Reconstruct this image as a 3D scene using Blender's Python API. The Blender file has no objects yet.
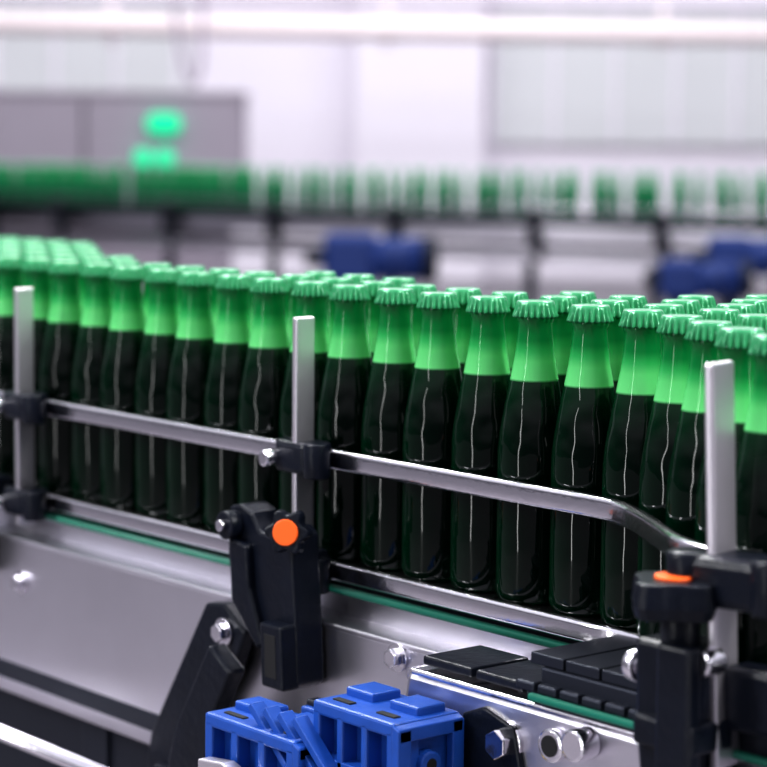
import bpy, bmesh, math, random
from mathutils import Vector, Matrix
random.seed(4)
S=bpy.context.scene
def link(o):
    S.collection.objects.link(o); return o
# ---------------- camera
cam=bpy.data.cameras.new("camera"); co=link(bpy.data.objects.new("camera",cam))
cam.sensor_width=36; cam.lens=2200/767*36
R=Matrix.Rotation(math.radians(50),4,'Z')@Matrix.Rotation(math.radians(83.9),4,'X')@Matrix.Rotation(math.radians(0.5),4,'Z')
C=Vector((1.2407,-1.3189,1.388))
co.matrix_world=Matrix.Translation(C)@R
S.camera=co
cam.dof.use_dof=True; cam.dof.focus_distance=1.82; cam.dof.aperture_fstop=5.0
cam.clip_end=200
try:
    S.view_settings.view_transform='Standard'
    S.view_settings.look='None'
    S.view_settings.gamma=.84
    S.view_settings.exposure=.10
except Exception: pass

# ---------------- materials
def mat(name,col,metal=0,rough=.5,coat=0,bump=0,bscale=60,var=0,vscale=8,emit=None,es=0,spec=.5):
    m=bpy.data.materials.new(name); m.use_nodes=True
    nt=m.node_tree; b=nt.nodes["Principled BSDF"]
    b.inputs["Base Color"].default_value=(*col,1); b.inputs["Metallic"].default_value=metal
    b.inputs["Roughness"].default_value=rough; b.inputs["Coat Weight"].default_value=coat
    b.inputs["Specular IOR Level"].default_value=spec
    if emit:
        b.inputs["Emission Color"].default_value=(*emit,1); b.inputs["Emission Strength"].default_value=es
    tc=nt.nodes.new("ShaderNodeTexCoord")
    if var:
        n=nt.nodes.new("ShaderNodeTexNoise"); n.inputs["Scale"].default_value=vscale; n.inputs["Detail"].default_value=5
        nt.links.new(tc.outputs["Object"],n.inputs["Vector"])
        mx=nt.nodes.new("ShaderNodeMix"); mx.data_type='RGBA'
        mx.inputs[6].default_value=(*[c*(1-var) for c in col],1); mx.inputs[7].default_value=(*[min(1,c*(1+var)) for c in col],1)
        nt.links.new(n.outputs["Fac"],mx.inputs[0]); nt.links.new(mx.outputs[2],b.inputs["Base Color"])
    if bump:
        n=nt.nodes.new("ShaderNodeTexNoise"); n.inputs["Scale"].default_value=bscale; n.inputs["Detail"].default_value=3
        nt.links.new(tc.outputs["Object"],n.inputs["Vector"])
        bp=nt.nodes.new("ShaderNodeBump"); bp.inputs["Strength"].default_value=bump; bp.inputs["Distance"].default_value=.002
        nt.links.new(n.outputs["Fac"],bp.inputs["Height"]); nt.links.new(bp.outputs["Normal"],b.inputs["Normal"])
    return m
steel=mat("stainless_steel",(.82,.80,.85),1,.17,bump=.15,bscale=90,var=.08)
steel_b=mat("satin_steel_bar",(.66,.63,.68),.9,.38,bump=.1,bscale=60,var=.06)
steel_p=mat("brushed_steel_panel",(.77,.75,.81),1,.32,bump=.2,bscale=25,var=.14,vscale=5)
darkst=mat("dark_steel",(.022,.026,.04),.6,.45,var=.3)
blackp=mat("black_plastic",(.004,.006,.013),0,.32,bump=.35,bscale=120,var=.4,vscale=40,spec=.28)
bluep=mat("blue_plastic",(.010,.075,.36),0,.38,bump=.2,bscale=90,var=.3,vscale=30)
navy=mat("navy_motor_paint",(.010,.04,.20),0,.5)
orange=mat("orange_plastic",(.95,.14,.01),0,.4)
greenw=mat("green_wear_strip",(.01,.15,.10),0,.4)
yellow=mat("yellow_plastic",(.9,.65,.02),0,.5)
cabm=mat("cabinet_paint",(.42,.37,.44),0,.5,var=.06)
pipem=mat("pipe_paint",(.88,.79,.79),0,.5)
wallm=mat("wall_paint",(.85,.82,.88),0,.8,var=.03,vscale=.6)
wallg=mat("wall_panel_paint",(.68,.70,.71),0,.7,var=.05,vscale=.8)
floorm=mat("epoxy_floor",(.19,.175,.195),0,.45,var=.08,vscale=1)
lampg=mat("green_lamp",(.0,.3,.15),0,.4,emit=(.0,.75,.36),es=1.1)
hole_shade=mat("dark_recess",(.004,.004,.006),0,.7)  # near-black colour standing in for the shade inside holes and slots
capm=mat("crown_cap_enamel",(.035,.29,.12),.15,.25,coat=.3)
capd=mat("pale_crown_cap_enamel",(.28,.70,.42),.1,.4)

def bottle_mat(name,stops,trans,facecol,rough=.06,bump=.3):
    m=bpy.data.materials.new(name); m.use_nodes=True; nt=m.node_tree
    b=nt.nodes["Principled BSDF"]; out=nt.nodes["Material Output"]
    b.inputs["Roughness"].default_value=rough; b.inputs["Specular IOR Level"].default_value=.5
    tc=nt.nodes.new("ShaderNodeTexCoord"); sep=nt.nodes.new("ShaderNodeSeparateXYZ")
    nt.links.new(tc.outputs["Object"],sep.inputs[0])
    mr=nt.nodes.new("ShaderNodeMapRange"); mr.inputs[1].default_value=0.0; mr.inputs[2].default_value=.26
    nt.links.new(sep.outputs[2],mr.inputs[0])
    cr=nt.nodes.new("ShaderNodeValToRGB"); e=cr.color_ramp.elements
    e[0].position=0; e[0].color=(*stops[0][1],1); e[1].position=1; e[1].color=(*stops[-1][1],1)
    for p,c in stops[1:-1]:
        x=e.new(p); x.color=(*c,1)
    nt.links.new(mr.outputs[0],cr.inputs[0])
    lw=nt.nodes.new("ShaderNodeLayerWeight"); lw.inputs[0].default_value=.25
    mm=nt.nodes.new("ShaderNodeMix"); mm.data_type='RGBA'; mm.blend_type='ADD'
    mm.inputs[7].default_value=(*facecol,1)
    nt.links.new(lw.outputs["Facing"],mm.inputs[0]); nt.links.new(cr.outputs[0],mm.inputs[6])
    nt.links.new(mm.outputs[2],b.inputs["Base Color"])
    tr=nt.nodes.new("ShaderNodeBsdfTranslucent"); nt.links.new(mm.outputs[2],tr.inputs[0])
    ms=nt.nodes.new("ShaderNodeMixShader"); ms.inputs[0].default_value=trans
    nt.links.new(b.outputs[0],ms.inputs[1]); nt.links.new(tr.outputs[0],ms.inputs[2]); nt.links.new(ms.outputs[0],out.inputs[0])
    if bump:
        n=nt.nodes.new("ShaderNodeTexNoise"); n.inputs["Scale"].default_value=42; n.inputs["Detail"].default_value=.5
        nt.links.new(tc.outputs["Object"],n.inputs["Vector"])
        sr=nt.nodes.new("ShaderNodeValToRGB"); se=sr.color_ramp.elements
        se[0].position=0; se[0].color=(.25,.25,.25,1); se[1].position=1; se[1].color=(.12,.12,.12,1)
        for p,v in ((.45,.25),(.56,1.0),(.70,1.0),(.76,.15)):
            x=se.new(p); x.color=(v,v,v,1)
        nt.links.new(mr.outputs[0],sr.inputs[0])
        ml=nt.nodes.new("ShaderNodeMath"); ml.operation='MULTIPLY'; ml.inputs[1].default_value=bump
        nt.links.new(sr.outputs[0],ml.inputs[0])
        bp=nt.nodes.new("ShaderNodeBump"); bp.inputs["Distance"].default_value=.004
        nt.links.new(ml.outputs[0],bp.inputs["Strength"])
        nt.links.new(n.outputs["Fac"],bp.inputs["Height"]); nt.links.new(bp.outputs["Normal"],b.inputs["Normal"])
    return m
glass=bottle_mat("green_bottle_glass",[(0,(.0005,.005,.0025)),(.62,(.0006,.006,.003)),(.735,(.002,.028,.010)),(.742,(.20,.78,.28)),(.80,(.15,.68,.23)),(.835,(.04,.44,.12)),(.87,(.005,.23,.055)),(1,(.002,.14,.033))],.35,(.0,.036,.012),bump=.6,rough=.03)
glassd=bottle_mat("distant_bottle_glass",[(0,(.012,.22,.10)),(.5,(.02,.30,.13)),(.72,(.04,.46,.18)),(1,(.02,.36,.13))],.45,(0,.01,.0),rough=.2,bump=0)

# ---------------- helpers
def empty(name,loc=(0,0,0)):
    o=link(bpy.data.objects.new(name,None)); o.location=loc; o.empty_display_size=.05; return o
def finish(bm,name,m,parent=None,smooth=False,bevel=0):
    bmesh.ops.recalc_face_normals(bm,faces=bm.faces)
    me=bpy.data.meshes.new(name); bm.to_mesh(me); bm.free()
    if smooth:
        for p in me.polygons: p.use_smooth=True
    for mm in (m if isinstance(m,(list,tuple)) else [m]): me.materials.append(mm)
    o=link(bpy.data.objects.new(name,me))
    if bevel:
        bv=o.modifiers.new("bevel",'BEVEL'); bv.width=bevel; bv.segments=2; bv.limit_method='ANGLE'
    if parent: o.parent=parent
    return o
def box(name,c,s,m,parent=None,rz=0,bevel=.002,rot=None):
    bm=bmesh.new(); bmesh.ops.create_cube(bm,size=1)
    M=Matrix.Translation(c)@(rot if rot else Matrix.Rotation(rz,4,'Z'))@Matrix.Diagonal((*s,1))
    bmesh.ops.transform(bm,matrix=M,verts=bm.verts)
    return finish(bm,name,m,parent,bevel=bevel)
def cyl(name,p0,p1,r,m,parent=None,seg=24,r2=None,bevel=0):
    p0=Vector(p0);p1=Vector(p1);d=p1-p0
    bm=bmesh.new(); bmesh.ops.create_cone(bm,cap_ends=True,segments=seg,radius1=r,radius2=r if r2 is None else r2,depth=d.length)
    M=Matrix.Translation((p0+p1)/2)@d.to_track_quat('Z','Y').to_matrix().to_4x4()
    bmesh.ops.transform(bm,matrix=M,verts=bm.verts)
    o=finish(bm,name,m,parent)
    if seg>8:
        for p in o.data.polygons: p.use_smooth=len(p.vertices)==4
    if bevel:
        bv=o.modifiers.new("bevel",'BEVEL'); bv.width=bevel; bv.segments=2; bv.limit_method='ANGLE'
    return o
def smoothpath(pts,n=6):
    P=[Vector(p) for p in pts]; out=[]
    for i in range(len(P)-1):
        a=P[max(i-1,0)];b=P[i];c=P[i+1];d=P[min(i+2,len(P)-1)]
        for k in range(n):
            t=k/n
            out.append(.5*((2*b)+(c-a)*t+(2*a-5*b+4*c-d)*t*t+(3*b-a-3*c+d)*t**3))
    out.append(P[-1]); return out
def sweep(name,pts,w,h,m,parent=None,rad=.4,seg=4):
    prof=[]
    r=min(w,h)*rad
    for cx,cy,a0 in ((w/2-r,h/2-r,0),(-w/2+r,h/2-r,90),(-w/2+r,-h/2+r,180),(w/2-r,-h/2+r,270)):
        for k in range(seg+1):
            a=math.radians(a0+90*k/seg); prof.append((cx+r*math.cos(a),cy+r*math.sin(a)))
    bm=bmesh.new(); rings=[]
    for i,p in enumerate(pts):
        t=(pts[min(i+1,len(pts)-1)]-pts[max(i-1,0)]).normalized()
        side=t.cross(Vector((0,0,1))); side=side.normalized() if side.length>1e-4 else Vector((1,0,0)); up=side.cross(t)
        rings.append([bm.verts.new(p+side*a+up*b) for a,b in prof])
    for i in range(len(rings)-1):
        for j in range(len(prof)):
            k=(j+1)%len(prof)
            bm.faces.new((rings[i][j],rings[i][k],rings[i+1][k],rings[i+1][j]))
    bm.faces.new(rings[0]); bm.faces.new(rings[-1][::-1])
    o=finish(bm,name,m,parent)
    for p in o.data.polygons: p.use_smooth=len(p.vertices)==4
    return o
def prism(name,poly,y0,y1,m,parent=None,bevel=.0015,M=None):
    """poly in (x,z), extruded along y"""
    bm=bmesh.new()
    a=[bm.verts.new((x,y0,z)) for x,z in poly]; b=[bm.verts.new((x,y1,z)) for x,z in poly]
    bm.faces.new(a); bm.faces.new(b[::-1])
    for i in range(len(a)):
        j=(i+1)%len(a); bm.faces.new((a[i],a[j],b[j],b[i]))
    if M: bmesh.ops.transform(bm,matrix=M,verts=bm.verts)
    return finish(bm,name,m,parent,bevel=bevel)
def hexbolt(name,p,dirv,r,parent,washer=True,L=.008):
    p=Vector(p); d=Vector(dirv).normalized()
    if washer: cyl(name+"_washer",p,p+d*.003,r*1.45,steel,parent,bevel=.0006)
    cyl(name+"_head",p+d*.003,p+d*(.003+L),r,steel,parent,seg=6,bevel=.0012)

# ---------------- bottle mesh
RB=.0306
prof=[(0,.004),(.020,.002),(.0260,0),(.0293,.003),(RB,.009),(RB,.05),(RB,.10),(RB,.122),(.0304,.131),(.0297,.140),(.0285,.150),(.0268,.160),(.0248,.171),(.0227,.182),(.0209,.192),(.0192,.201),(.0175,.210),(.0161,.220),(.0150,.231),(.0144,.240),(.0155,.2420),(.0161,.2440),(.0158,.247)]
def bottle_bm(bm,ox=0,oy=0,oz=0,seg=32,flutes=21,rotz=0.0):
    rings=[]
    for r,z in prof:
        if r==0: rings.append([bm.verts.new((ox,oy,oz+z))]); continue
        rings.append([bm.verts.new((ox+r*math.cos(2*math.pi*i/seg),oy+r*math.sin(2*math.pi*i/seg),oz+z)) for i in range(seg)])
    for a,b in zip(rings,rings[1:]):
        if len(a)==1:
            for i in range(seg):
                f=bm.faces.new((a[0],b[(i+1)%seg],b[i])); f.smooth=True
        else:
            for i in range(seg):
                j=(i+1)%seg; f=bm.faces.new((a[i],a[j],b[j],b[i])); f.smooth=True
    n=flutes*6 if flutes else 16
    cr=[(.0152,.2475,0),(.0176,.2455,.0022),(.0178,.2470,.0021),(.0173,.2498,.0015),(.0169,.2528,.0009),(.0167,.2560,.0003),(.0162,.2583,0),(.0152,.2596,0),(.0140,.2592,0),(.008,.2593,0)]
    R2=[]
    for r,z,amp in cr:
        R2.append([bm.verts.new((ox+(r+amp*math.cos(flutes*2*math.pi*i/n))*math.cos(2*math.pi*i/n+rotz),oy+(r+amp*math.cos(flutes*2*math.pi*i/n))*math.sin(2*math.pi*i/n+rotz),oz+z)) for i in range(n)])
    for a,b in zip(R2,R2[1:]):
        for i in range(n):
            j=(i+1)%n; f=bm.faces.new((a[i],a[j],b[j],b[i])); f.smooth=True; f.material_index=1
    f=bm.faces.new(R2[-1]); f.material_index=1; f.smooth=True
def bottle_mesh(name,positions,seg=32,flutes=21,g=None,c=None):
    bm=bmesh.new()
    for (x,y) in positions: bottle_bm(bm,x,y,0,seg,flutes,random.random()*6)
    me=bpy.data.meshes.new(name); bm.to_mesh(me); bm.free()
    me.materials.append(g or glass); me.materials.append(c or capm); return me
TZ=1.0
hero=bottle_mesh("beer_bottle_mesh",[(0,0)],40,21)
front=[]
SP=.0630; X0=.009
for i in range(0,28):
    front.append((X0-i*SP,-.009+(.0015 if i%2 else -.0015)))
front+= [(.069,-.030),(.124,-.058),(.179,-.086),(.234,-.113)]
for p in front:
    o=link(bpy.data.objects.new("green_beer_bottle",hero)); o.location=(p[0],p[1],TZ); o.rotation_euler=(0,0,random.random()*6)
rear=[]
for i in range(0,28): rear.append((X0-(i+.5)*SP,.048))
for i in range(0,28):
    x=X0-i*SP
    if x<-.93 or -.58<x<-.38 or x>-.20: rear.append((x,.103))
for i in range(0,28):
    x=X0-(i+.5)*SP
    if x<-1.06 or x>-.13: rear.append((x,.158))
for i in range(0,28):
    x=X0-i*SP
    if x<-1.18 or -.1<x: rear.append((x,.213))
for i in range(0,28):
    x=X0-(i+.5)*SP
    if x<-1.28: rear.append((x,.266))
rear+=[(.041,.046),(.099,.026),(.156,.000),(.072,.103),(.130,.082),(.212,-.030)]
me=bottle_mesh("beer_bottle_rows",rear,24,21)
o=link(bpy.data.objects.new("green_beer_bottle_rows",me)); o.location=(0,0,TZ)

# ---------------- main conveyor
cv=empty("bottle_conveyor",(0,0,0))
box("chain_bed",(-.85,.13,.975),(2.9,.33,.03),darkst,cv)
def slats(name,x0,x1,y0,wid,n,m,z=.995):
    bm=bmesh.new(); x=x0
    while x<x1:
        for j in range(n):
            y=y0+j*wid
            r=bmesh.ops.create_cube(bm,size=1)
            bmesh.ops.transform(bm,matrix=Matrix.Translation((x,y+wid/2,z))@Matrix.Diagonal((.036,wid-.003,.009,1)),verts=r['verts'])
        x+=.0385
    finish(bm,name,m,cv,bevel=.001)
slats("slat_chain",-2.2,.6,-.040,.083,4,steel)
slats("slat_chain_widened",.045,.6,-.150,.108,1,darkst)
box("widened_bed",(.33,-.10,.974),(.58,.10,.032),darkst,cv)
sweep("wear_strip",[Vector((-2.2,-.050,.978)),Vector((.03,-.050,.978))],.010,.0065,greenw,cv)
prism("side_frame",[(-2.2,.775),(.30,.775),(.30,.950),(-2.2,.950)],-.078,-.072,steel_p,cv)
box("frame_flange",(-.95,-.060,.952),(2.5,.040,.006),steel_p,cv)
box("chain_edge_plate",(-.97,-.046,.965),(2.46,.006,.028),steel_p,cv)
box("frame_lip",(-.95,-.060,.777),(2.5,.036,.006),steel_p,cv)
box("far_side_frame",(-.85,.32,.88),(2.9,.006,.2),steel_p,cv)
box("under_tray",(-.85,.1,.80),(2.9,.36,.02),darkst,cv)
for lx in (-1.9,-.75,.35):
    box("leg_near",(lx,-.03,.39),(.05,.05,.78),darkst,cv); box("leg_far",(lx,.28,.39),(.05,.05,.78),darkst,cv)
box("lower_beam",(-.85,.10,.60),(2.9,.3,.34),darkst,cv)
for x,z in ((-.214,.940),(-.86,.905)): hexbolt("frame_bolt",(x,-.078,z),(0,-1,0),.009,cv)
cyl("frame_stud",(-.175,-.078,.935),(-.175,-.098,.935),.006,steel,cv,bevel=.001)
sweep("drip_rail",[Vector((-2.2,-.15,.762)),Vector((-.48,-.15,.762))],.018,.012,steel,cv)
for x in (-1.7,-1.05): box("drip_rail_bracket",(x,-.11,.766),(.02,.08,.006),steel,cv)

# ---------------- guide rails
gr=empty("guide_rail",(0,0,0))
U=[(-2.2,-.050,1.10),(-1.2,-.050,1.10),(-.5,-.050,1.10),(-.1,-.050,1.10),(.0,-.050,1.10),(.045,-.062,1.10),(.085,-.084,1.10),(.126,-.110,1.10),(.165,-.134,1.10),(.20,-.148,1.10),(.26,-.158,1.10),(.4,-.168,1.10)]
sweep("upper_rail",smoothpath(U),.010,.019,steel,gr)
sweep("lower_rail",smoothpath([(-2.2,-.050,.995),(-.5,-.050,.995),(.060,-.050,.995)],4),.010,.018,steel,gr)
sweep("far_rail",smoothpath([(-2.2,.305,1.10),(.4,.305,1.10)],2),.010,.018,steel,gr)

def post(x,y,z0,z1,w,rz=0):
    g=empty("guide_rail_post",(x,y,z0))
    box("bar",(0,0,(z1-z0)/2),(.007,w,z1-z0),steel_b,g,rz=rz,bevel=.0015)
    return g
def clamp(g,dz,k):
    box("clamp_block_%d"%k,(-.004,.004,dz),(.046,.036,.030),blackp,g,bevel=.005)
    cyl("clamp_hub_%d"%k,(.026,-.004,dz-.017),(.026,-.004,dz+.016),.0125,blackp,g,bevel=.002)
    cyl("clamp_collar_%d"%k,(-.028,.002,dz-.014),(-.028,.002,dz+.014),.010,blackp,g,bevel=.002)
    cyl("clamp_bolt_%d"%k,(-.026,-.006,dz-.002),(-.026,-.028,dz-.002),.0080,steel,g,bevel=.002)
for px,py in ((-.366,-.068),(-.868,-.068)):
    g=post(px,py,.968,1.232,.022); clamp(g,.133,1); clamp(g,.026,2)

# near post at the widened section
g=empty("guide_rail_post",(.246,-.170,.96)); g.rotation_euler=(0,-.05,0)
box("bar",(0,0,.142),(.007,.034,.284),steel_b,g,rz=.25,bevel=.002)
box("clamp_block_1",(.016,-.004,.134),(.090,.044,.036),blackp,g,bevel=.007)
cyl("clamp_hub_1",(-.016,-.016,.114),(-.016,-.016,.154),.016,blackp,g,bevel=.004)
cyl("clamp_hub_2",(.056,-.012,.114),(.056,-.012,.154),.016,blackp,g,bevel=.004)
cyl("lower_bolt",(.004,-.010,.078),(.004,-.030,.078),.010,steel,g,bevel=.002)
box("lower_block",(.03,.01,.05),(.06,.03,.045),blackp,g,bevel=.005)

# ---------------- side brackets (black, with star knobs)
def starknob(g,c,r,h,axis,lobes=6,insert=orange,ri=.45):
    bm=bmesh.new(); n=lobes*10; A=[];B=[];Cc=[]
    for i in range(n):
        a=2*math.pi*i/n; rr=r*(1+.16*math.cos(lobes*a))
        A.append(bm.verts.new((rr*.9*math.cos(a),rr*.9*math.sin(a),0)))
        B.append(bm.verts.new((rr*math.cos(a),rr*math.sin(a),h*.35)))
        Cc.append(bm.verts.new((rr*.93*math.cos(a),rr*.93*math.sin(a),h)))
    bm.faces.new(A[::-1]); bm.faces.new(Cc)
    for P,Q in ((A,B),(B,Cc)):
        for i in range(n):
            j=(i+1)%n; bm.faces.new((P[i],P[j],Q[j],Q[i]))
    M=Matrix.Translation(c)@Vector(axis).to_track_quat('Z','Y').to_matrix().to_4x4()
    bmesh.ops.transform(bm,matrix=M,verts=bm.verts)
    finish(bm,"star_knob",blackp,g,bevel=.0015)
    ax=Vector(axis).normalized(); c=Vector(c)
    cyl("knob_insert",c+ax*h*.98,c+ax*(h*.98+.003),r*ri,insert,g,bevel=.001,seg=32)
def q(P): return [(-.425+(x+.455)*.80,z) for x,z in P]
# middle bracket
g=empty("guide_rail_bracket",(0,0,0))
prism("body",q([(-.452,1.052),(-.430,1.056),(-.408,1.050),(-.392,1.034),(-.370,1.032),(-.345,1.044),(-.330,1.036),(-.328,1.0),(-.322,.955),(-.318,.900),(-.330,.893),(-.362,.897),(-.385,.925),(-.43,.960),(-.450,.985),(-.455,1.005)]),-.112,-.080,blackp,g,bevel=.003)
prism("rib",q([(-.440,1.025),(-.405,1.02),(-.40,.98),(-.372,.93),(-.385,.925),(-.435,.965)]),-.120,-.108,blackp,g,bevel=.003)
prism("foot",q([(-.366,.955),(-.325,.955),(-.320,.895),(-.362,.895)]),-.128,-.108,blackp,g,bevel=.003)
prism("foot_recess",q([(-.356,.945),(-.335,.945),(-.332,.905),(-.354,.905)]),-.1285,-.127,hole_shade,g,bevel=.0005)  # dark plate on the foot, recess shade put in as colour
box("rail_arm",(-.37,-.072,1.0),(.05,.04,.03),blackp,g,bevel=.004)
cyl("pivot",(-.412,-.108,1.036),(-.412,-.126,1.036),.0135,blackp,g,bevel=.002)
cyl("pivot_pin",(-.412,-.126,1.036),(-.412,-.132,1.036),.0055,steel,g,bevel=.001)
starknob(g,(-.325,-.112,1.041),.0195,.018,(.55,-.83,.10),ri=.62)
sh=lambda P:[(x+.022,z) for x,z in P]
prism("arm_rear",sh([(-.500,.948),(-.470,.952),(-.435,.93),(-.455,.89),(-.53,.79),(-.535,.70),(-.62,.70),(-.595,.80)]),-.100,-.084,blackp,g,bevel=.003)
prism("arm_front",sh([(-.432,.925),(-.398,.905),(-.425,.86),(-.44,.80),(-.44,.70),(-.50,.70),(-.50,.80),(-.485,.84)]),-.145,-.125,blackp,g,bevel=.003)
box("arm_web",(-.47,-.11,.76),(.10,.05,.05),blackp,g,bevel=.004)
hexbolt("arm_bolt",(-.446,-.100,.925),(0,-1,0),.0095,g)
# far bracket
g=empty("guide_rail_bracket",(-.545,0,0))
prism("body",[(-.452,1.0),(-.405,.99),(-.372,.99),(-.372,.93),(-.385,.905),(-.43,.905),(-.450,.925)],-.112,-.080,blackp,g,bevel=.003)
box("rail_arm",(-.40,-.072,1.0),(.05,.04,.03),blackp,g,bevel=.004)
# near bracket
g=empty("guide_rail_bracket",(.014,0,0))
starknob(g,(.208,-.200,1.068),.031,.026,(0,0,1),lobes=4,insert=orange,ri=.45)
cyl("knob_stem",(.206,-.190,1.040),(.206,-.190,1.070),.014,blackp,g,bevel=.002)
prism("body",[(.176,1.048),(.228,1.048),(.232,1.02),(.228,.90),(.225,.80),(.192,.80),(.187,.92),(.178,.985)],-.205,-.160,blackp,g,bevel=.004)
prism("side_plate",[(.205,1.05),(.235,1.05),(.24,.82),(.205,.82)],-.214,-.200,blackp,g,bevel=.003)
box("cross_tab",(.210,-.190,.985),(.055,.045,.022),blackp,g,bevel=.003)
cyl("rail_stub",(.168,-.190,1.024),(.185,-.190,1.024),.009,steel,g,bevel=.002)
cyl("rail_stub_head",(.162,-.192,1.024),(.172,-.192,1.024),.012,steel,g,bevel=.002)

# ---------------- transfer box with cover plates and bolts
g=empty("transfer_plate_assembly",(0.010,0,0))
prism("steel_housing",[(-.135,.955),(.16,.955),(.16,.80),(-.02,.80),(-.06,.86),(-.125,.905),(-.140,.93)],-.145,-.085,steel_p,g,bevel=.006)
box("top_lip",(.01,-.135,.957),(.27,.03,.005),steel,g,bevel=.002)
for i,(x0,x1) in enumerate(((-.120,-.060),(-.055,.0),(.005,.045))):
    box("cover_plate_%d"%i,((x0+x1)/2,-.108,.966),(x1-x0,.065,.008),blackp,g,bevel=.002)
for i in range(6):
    box("slat_%d"%i,(.020+i*.024,-.130,.974),(.021,.055,.008),darkst,g,bevel=.002)
sweep("strip",[Vector((.03,-.160,.968)),Vector((.45,-.160,.968))],.007,.006,greenw,g)
box("skirt",(.32,-.150,.93),(.30,.006,.07),steel_p,g)
hexbolt("hex_bolt",(-.012,-.145,.920),(0,-1,0),.0125,g,L=.011)
cyl("boss",(.043,-.145,.930),(.043,-.152,.930),.0135,steel,g,bevel=.002)
cyl("boss_hole",(.043,-.1515,.930),(.043,-.1528,.930),.0085,hole_shade,g)  # dark disc paints the shade of an open hole
cyl("roller_pin",(.080,-.145,.940),(.080,-.165,.940),.0125,steel,g,bevel=.002)
cyl("lower_pin",(-.002,-.145,.868),(-.002,-.165,.868),.010,steel,g,bevel=.002)
prism("black_cam",[(-.06,.935),(-.035,.945),(.0,.935),(.010,.90),(-.01,.86),(-.06,.86)],-.150,-.143,blackp,g,bevel=.002)

# ---------------- blue plastic clamp units
def blueunit(x0,y0,zt,L,Dp):
    g=empty("blue_clamp_unit",(x0,y0,zt)); h=.10
    prism("core",[(.004,-.010),(L-.004,-.010),(L-.004,-h),(.004,-h)],Dp*.22,Dp*.98,bluep,g,bevel=.002)
    box("top_plate",(L/2,Dp/2,-.005),(L,Dp,.012),bluep,g,bevel=.0025)
    for k,(a,b) in enumerate(((0,.09),(.30,.38),(.60,.68),(.91,1.0))):
        prism("web_%d"%k,[(L*a,-.006),(L*b,-.006),(L*b,-h),(L*a,-h)],0,Dp*.4,bluep,g,bevel=.002)
    for k,a in enumerate((.22,.76)):
        box("lug_%d"%k,(L*a,Dp*.66,.003),(L*.34,Dp*.44,.010),bluep,g,bevel=.002)
        box("slot_%d"%k,(L*a,Dp*.22,.0012),(L*.22,Dp*.10,.002),hole_shade,g,bevel=.0005)  # dark inlay, slot shade given by colour
    prism("lower_shelf",[(0,-.044),(L,-.044),(L,-.052),(0,-.052)],0,Dp*.5,bluep,g,bevel=.001)
    prism("end_frame",[(L-.002,.0),(L+.006,-.004),(L+.006,-h),(L-.002,-h)],0,Dp*.20,bluep,g,bevel=.001)
    prism("end_frame_2",[(L-.002,.0),(L+.006,-.004),(L+.006,-h),(L-.002,-h)],Dp*.82,Dp,bluep,g,bevel=.001)
    prism("end_rail",[(L-.002,0),(L+.006,-.003),(L+.006,-.014),(L-.002,-.014)],Dp*.02,Dp*.98,bluep,g,bevel=.001)
    cyl("end_boss",(L-.01,Dp*.5,-.036),(L+.006,Dp*.5,-.036),.011,bluep,g,bevel=.002)
    cyl("end_bore",(L+.0055,Dp*.5,-.036),(L+.0066,Dp*.5,-.036),.005,hole_shade,g)  # dark disc in place of a shaded bore
    return g
g=blueunit(-.275,-.245,.904,.126,.062)
prism("steel_tongue",[(.015,-.034),(.05,-.030),(.07,-.036),(.07,-.1),(.015,-.1)],-.018,-.004,steel_b,g)
cyl("tongue_pin",(.042,-.018,-.056),(.042,-.026,-.056),.008,steel,g,bevel=.001)
g=blueunit(-.150,-.225,.937,.103,.070)
rot=Matrix.Rotation(math.radians(40),4,'Y')
for k in range(4): box("diagonal_rib_%d"%k,(-.030+.020*k,-.006,-.050),(.105,.014,.007),bluep,g,bevel=.001,rot=rot)
cyl("yellow_plug",(.108,.070,-.066),(.140,.070,-.066),.012,yellow,g,bevel=.001)
box("link_arm",(.0,.075,-.05),(.20,.02,.03),bluep,g)
box("mounting_bar",(.0,.078,-.04),(.20,.014,.02),darkst,g)

# ---------------- hall (frame rotated 50 deg from the conveyor)
D=Vector((-.766,.643,0)); Rr=Vector((.643,.766,0)); RZ=math.radians(50)
def W(r,d,z): 
    p=Vector((1.2407,-1.3189,0))+Rr*r+D*d; return Vector((p.x,p.y,z))
def hbox(name,r,d,z,s,m,parent=None,bevel=.004): return box(name,W(r,d,z),s,m,parent,rz=RZ,bevel=bevel)
hbox("floor",0,9,-.05,(60,50,.1),floorm,bevel=0)
hbox("wall_back",0,24,4,(60,.2,8),wallm,bevel=0)
hbox("wall_pillar",.35,23.6,4,(1.35,.6,8),wallm)
for i,(r0,r1) in enumerate(((1.15,6.5),(-5.5,-2.1))):
    g=empty("window_%d"%(i+1)); hbox("glazed_panel",(r0+r1)/2,23.85,2.2,(r1-r0,.08,1.5),wallg,g)
    k=r0
    while k<r1:
        hbox("mullion",k,23.8,2.2,(.05,.06,1.5),wallm,g); k+=.65
g=empty("wall_pipe")
cyl("pipe",W(-8,20,2.50),W(8,20,2.40),.09,pipem,g)
cyl("pipe_thin",W(-8,20.3,2.72),W(8,20.3,2.66),.03,cabm,g)
for r in (-5,-2.5,0,2.5,5): hbox("pipe_bracket",r,20.2,2.5,(.05,.1,.4),pipem,g)
g=empty("cable_drop")
pts=smoothpath([W(-1.85,19.5,4.0),W(-1.86,19.5,2.8),W(-1.80,19.5,2.2),W(-1.70,19.5,1.95),W(-1.62,19.5,2.3),W(-1.62,19.5,4.0)],6)
sweep("cable",pts,.05,.05,cabm,g)
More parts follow.
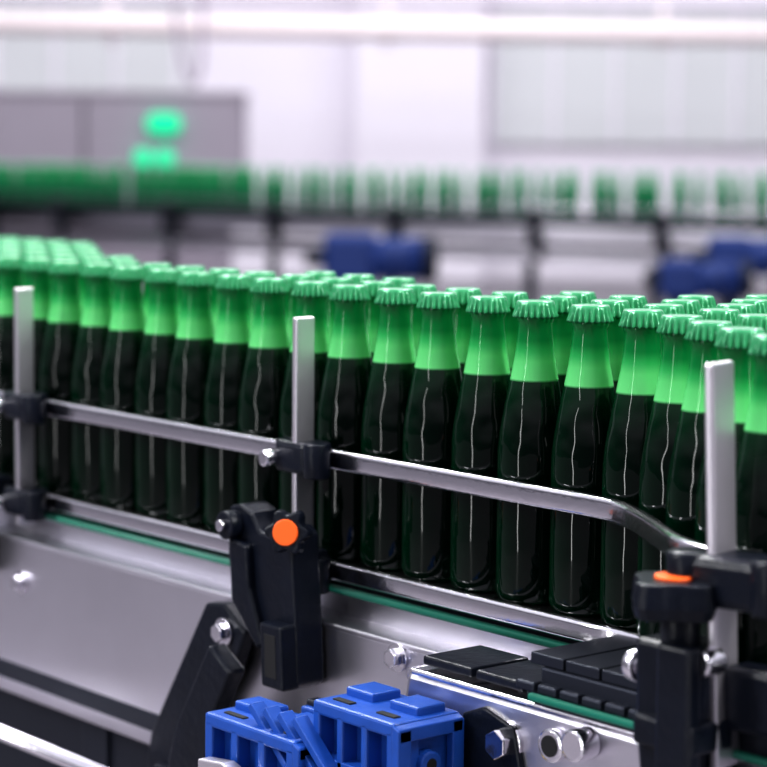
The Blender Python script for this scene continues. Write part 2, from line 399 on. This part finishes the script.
# cabinet
g=empty("control_cabinet")
hbox("housing",-2.05,15.6,1.28,(2.1,.7,.92),cabm,g,bevel=.02)
hbox("door_seam",-2.08,15.24,1.4,(.012,.02,.60),darkst,g)
hbox("top_trim",-2.05,15.6,1.75,(2.14,.74,.03),cabm,g)
hbox("base",-2.05,15.6,.5,(1.9,.6,.9),cabm,g)
cyl("sign_end_1",W(-1.575,15.2,1.545),W(-1.575,15.17,1.545),.070,lampg,g)
cyl("sign_end_2",W(-1.475,15.2,1.545),W(-1.475,15.17,1.545),.070,lampg,g)
hbox("sign_bar",-1.525,15.185,1.545,(.10,.03,.14),lampg,g,bevel=.003)
for r in (-1.665,-1.515):
    p=W(r,15.2,1.31); p2=W(r,15.14,1.31); cyl("indicator_lamp",p,p2,.062,lampg,g)
# distant bottle conveyor
BZ=1.012
def dl(t):
    return (-3.2+5.9*t, 14.5-3.3*t)
pos=[]
n=58
for i in range(n):
    t=i/(n-1); r,d=dl(t); p=W(r+random.uniform(-.012,.012),d,0); pos.append((p.x,p.y))
    if i%2==0:
        p=W(r+.05+random.uniform(-.02,.02),d+.10,0); pos.append((p.x,p.y))
for k in range(2,6):
    for i in range(30):
        t=i/29*.40; r,d=dl(t); p=W(r+random.uniform(-.03,.03),d+.10*k,0)
        if random.random()<.6: pos.append((p.x,p.y))
me=bottle_mesh("distant_bottles",pos,12,0,glassd,capd)
o=link(bpy.data.objects.new("distant_bottle_line",me)); o.location=(0,0,BZ)
g=empty("distant_conveyor")
a=W(*dl(0),0); b=W(*dl(1),0)
def dbar(name,off,z,w,h,m):
    pts=[a+(a-b).normalized()*1+D*off+Vector((0,0,z)), b+(b-a).normalized()*1+D*off+Vector((0,0,z))]
    return sweep(name,pts,w,h,m,g,rad=.2)
dbar("table",.15,BZ-.02,.6,.03,darkst)
dbar("side",-.16,BZ-.07,.02,.08,steel_p)
dbar("rail_upper",-.12,BZ+.06,.012,.012,steel)
dbar("rail_lower",-.14,BZ+.012,.015,.020,darkst)
dbar("under_pipe",-.14,BZ-.15,.03,.03,darkst)
dbar("tray",.05,.80,.3,.05,steel_p)
for t in [.03,.12,.2,.32,.43,.55,.68,.79,.9]:
    r,d=dl(t); hbox("bracket",r,d-.2,.96,(.07,.08,.20),blackp,g,bevel=.01); hbox("arm",r+.03,d-.22,.86,(.05,.06,.12),blackp,g,bevel=.01); hbox("leg",r,d,.4,(.06,.06,.8),darkst,g)
def motor(r,d,z,s):
    g=empty("gear_motor")
    hbox("gearbox",r,d,z,(.26*s,.2*s,.24*s),navy,g,bevel=.03)
    cyl("motor_body",W(r+.1*s,d-.02,z+.0),W(r+.35*s,d-.02,z+.0),.10*s,navy,g)
    for k in range(5): cyl("fin",W(r+(.16+.04*k)*s,d-.02,z),W(r+(.175+.04*k)*s,d-.02,z),.115*s,navy,g)
    cyl("fan_cover",W(r+.35*s,d-.02,z),W(r+.42*s,d-.02,z),.11*s,darkst,g)
    cyl("shaft",W(r-.22*s,d,z),W(r-.1*s,d,z),.04*s,darkst,g)
    hbox("foot",r,d,z-.45*s,(.1,.1,.7*s),darkst,g)
motor(-.15,9.6,.91,.9); motor(1.25,9.3,.85,.7); motor(1.60,10.2,.90,.8); 

# ---------------- light
w=bpy.data.worlds.new("world"); S.world=w; w.use_nodes=True; nt=w.node_tree
bg=nt.nodes["Background"]; tc=nt.nodes.new("ShaderNodeTexCoord"); sp=nt.nodes.new("ShaderNodeSeparateXYZ"); cr=nt.nodes.new("ShaderNodeValToRGB")
nt.links.new(tc.outputs["Generated"],sp.inputs[0]); nt.links.new(sp.outputs[2],cr.inputs[0]); nt.links.new(cr.outputs[0],bg.inputs[0])
cr.color_ramp.elements[0].position=.02; cr.color_ramp.elements[0].color=(.07,.07,.09,1)
cr.color_ramp.elements[1].position=.5; cr.color_ramp.elements[1].color=(.90,.90,1.0,1)
bg.inputs[1].default_value=1.0
def area(name,loc,target,sx,sy,power,col=(1,1,1)):
    l=bpy.data.lights.new(name,'AREA'); l.shape='RECTANGLE'; l.size=sx; l.size_y=sy; l.energy=power; l.color=col
    o=link(bpy.data.objects.new(name,l)); o.location=loc; d=Vector(target)-Vector(loc); o.rotation_euler=d.to_track_quat('-Z','Y').to_euler(); return o
area("ceiling_lamp",W(0,4.5,3.8),(-.5,0,1.1),3.5,.4,190)
area("ceiling_lamp",W(-2.5,1.5,3.5),(-.3,0,1.1),.3,3,150)
area("ceiling_lamp",W(2.0,0.5,3.2),(-.2,0,1.1),.22,2.5,120)
area("window_light",W(-4.0,-1.5,1.4),W(-4+.9,-1.5+.5,1.4),.25,2.8,36)  # unseen strip added behind the camera to draw vertical streaks on bottles
area("window_light",W(3.4,-2.0,1.4),W(3.4-.8,-2+.6,1.4),.14,2.8,24)  # second added strip, streaks from the other side
area("ceiling_lamp",W(0,17,6.5),W(0,23,2),14,1.5,520,(1,.97,1))  # unseen lamp added above the frame to brighten the back wall
area("ceiling_lamp",W(0,9,6),W(0,12,1),8,1.5,400)
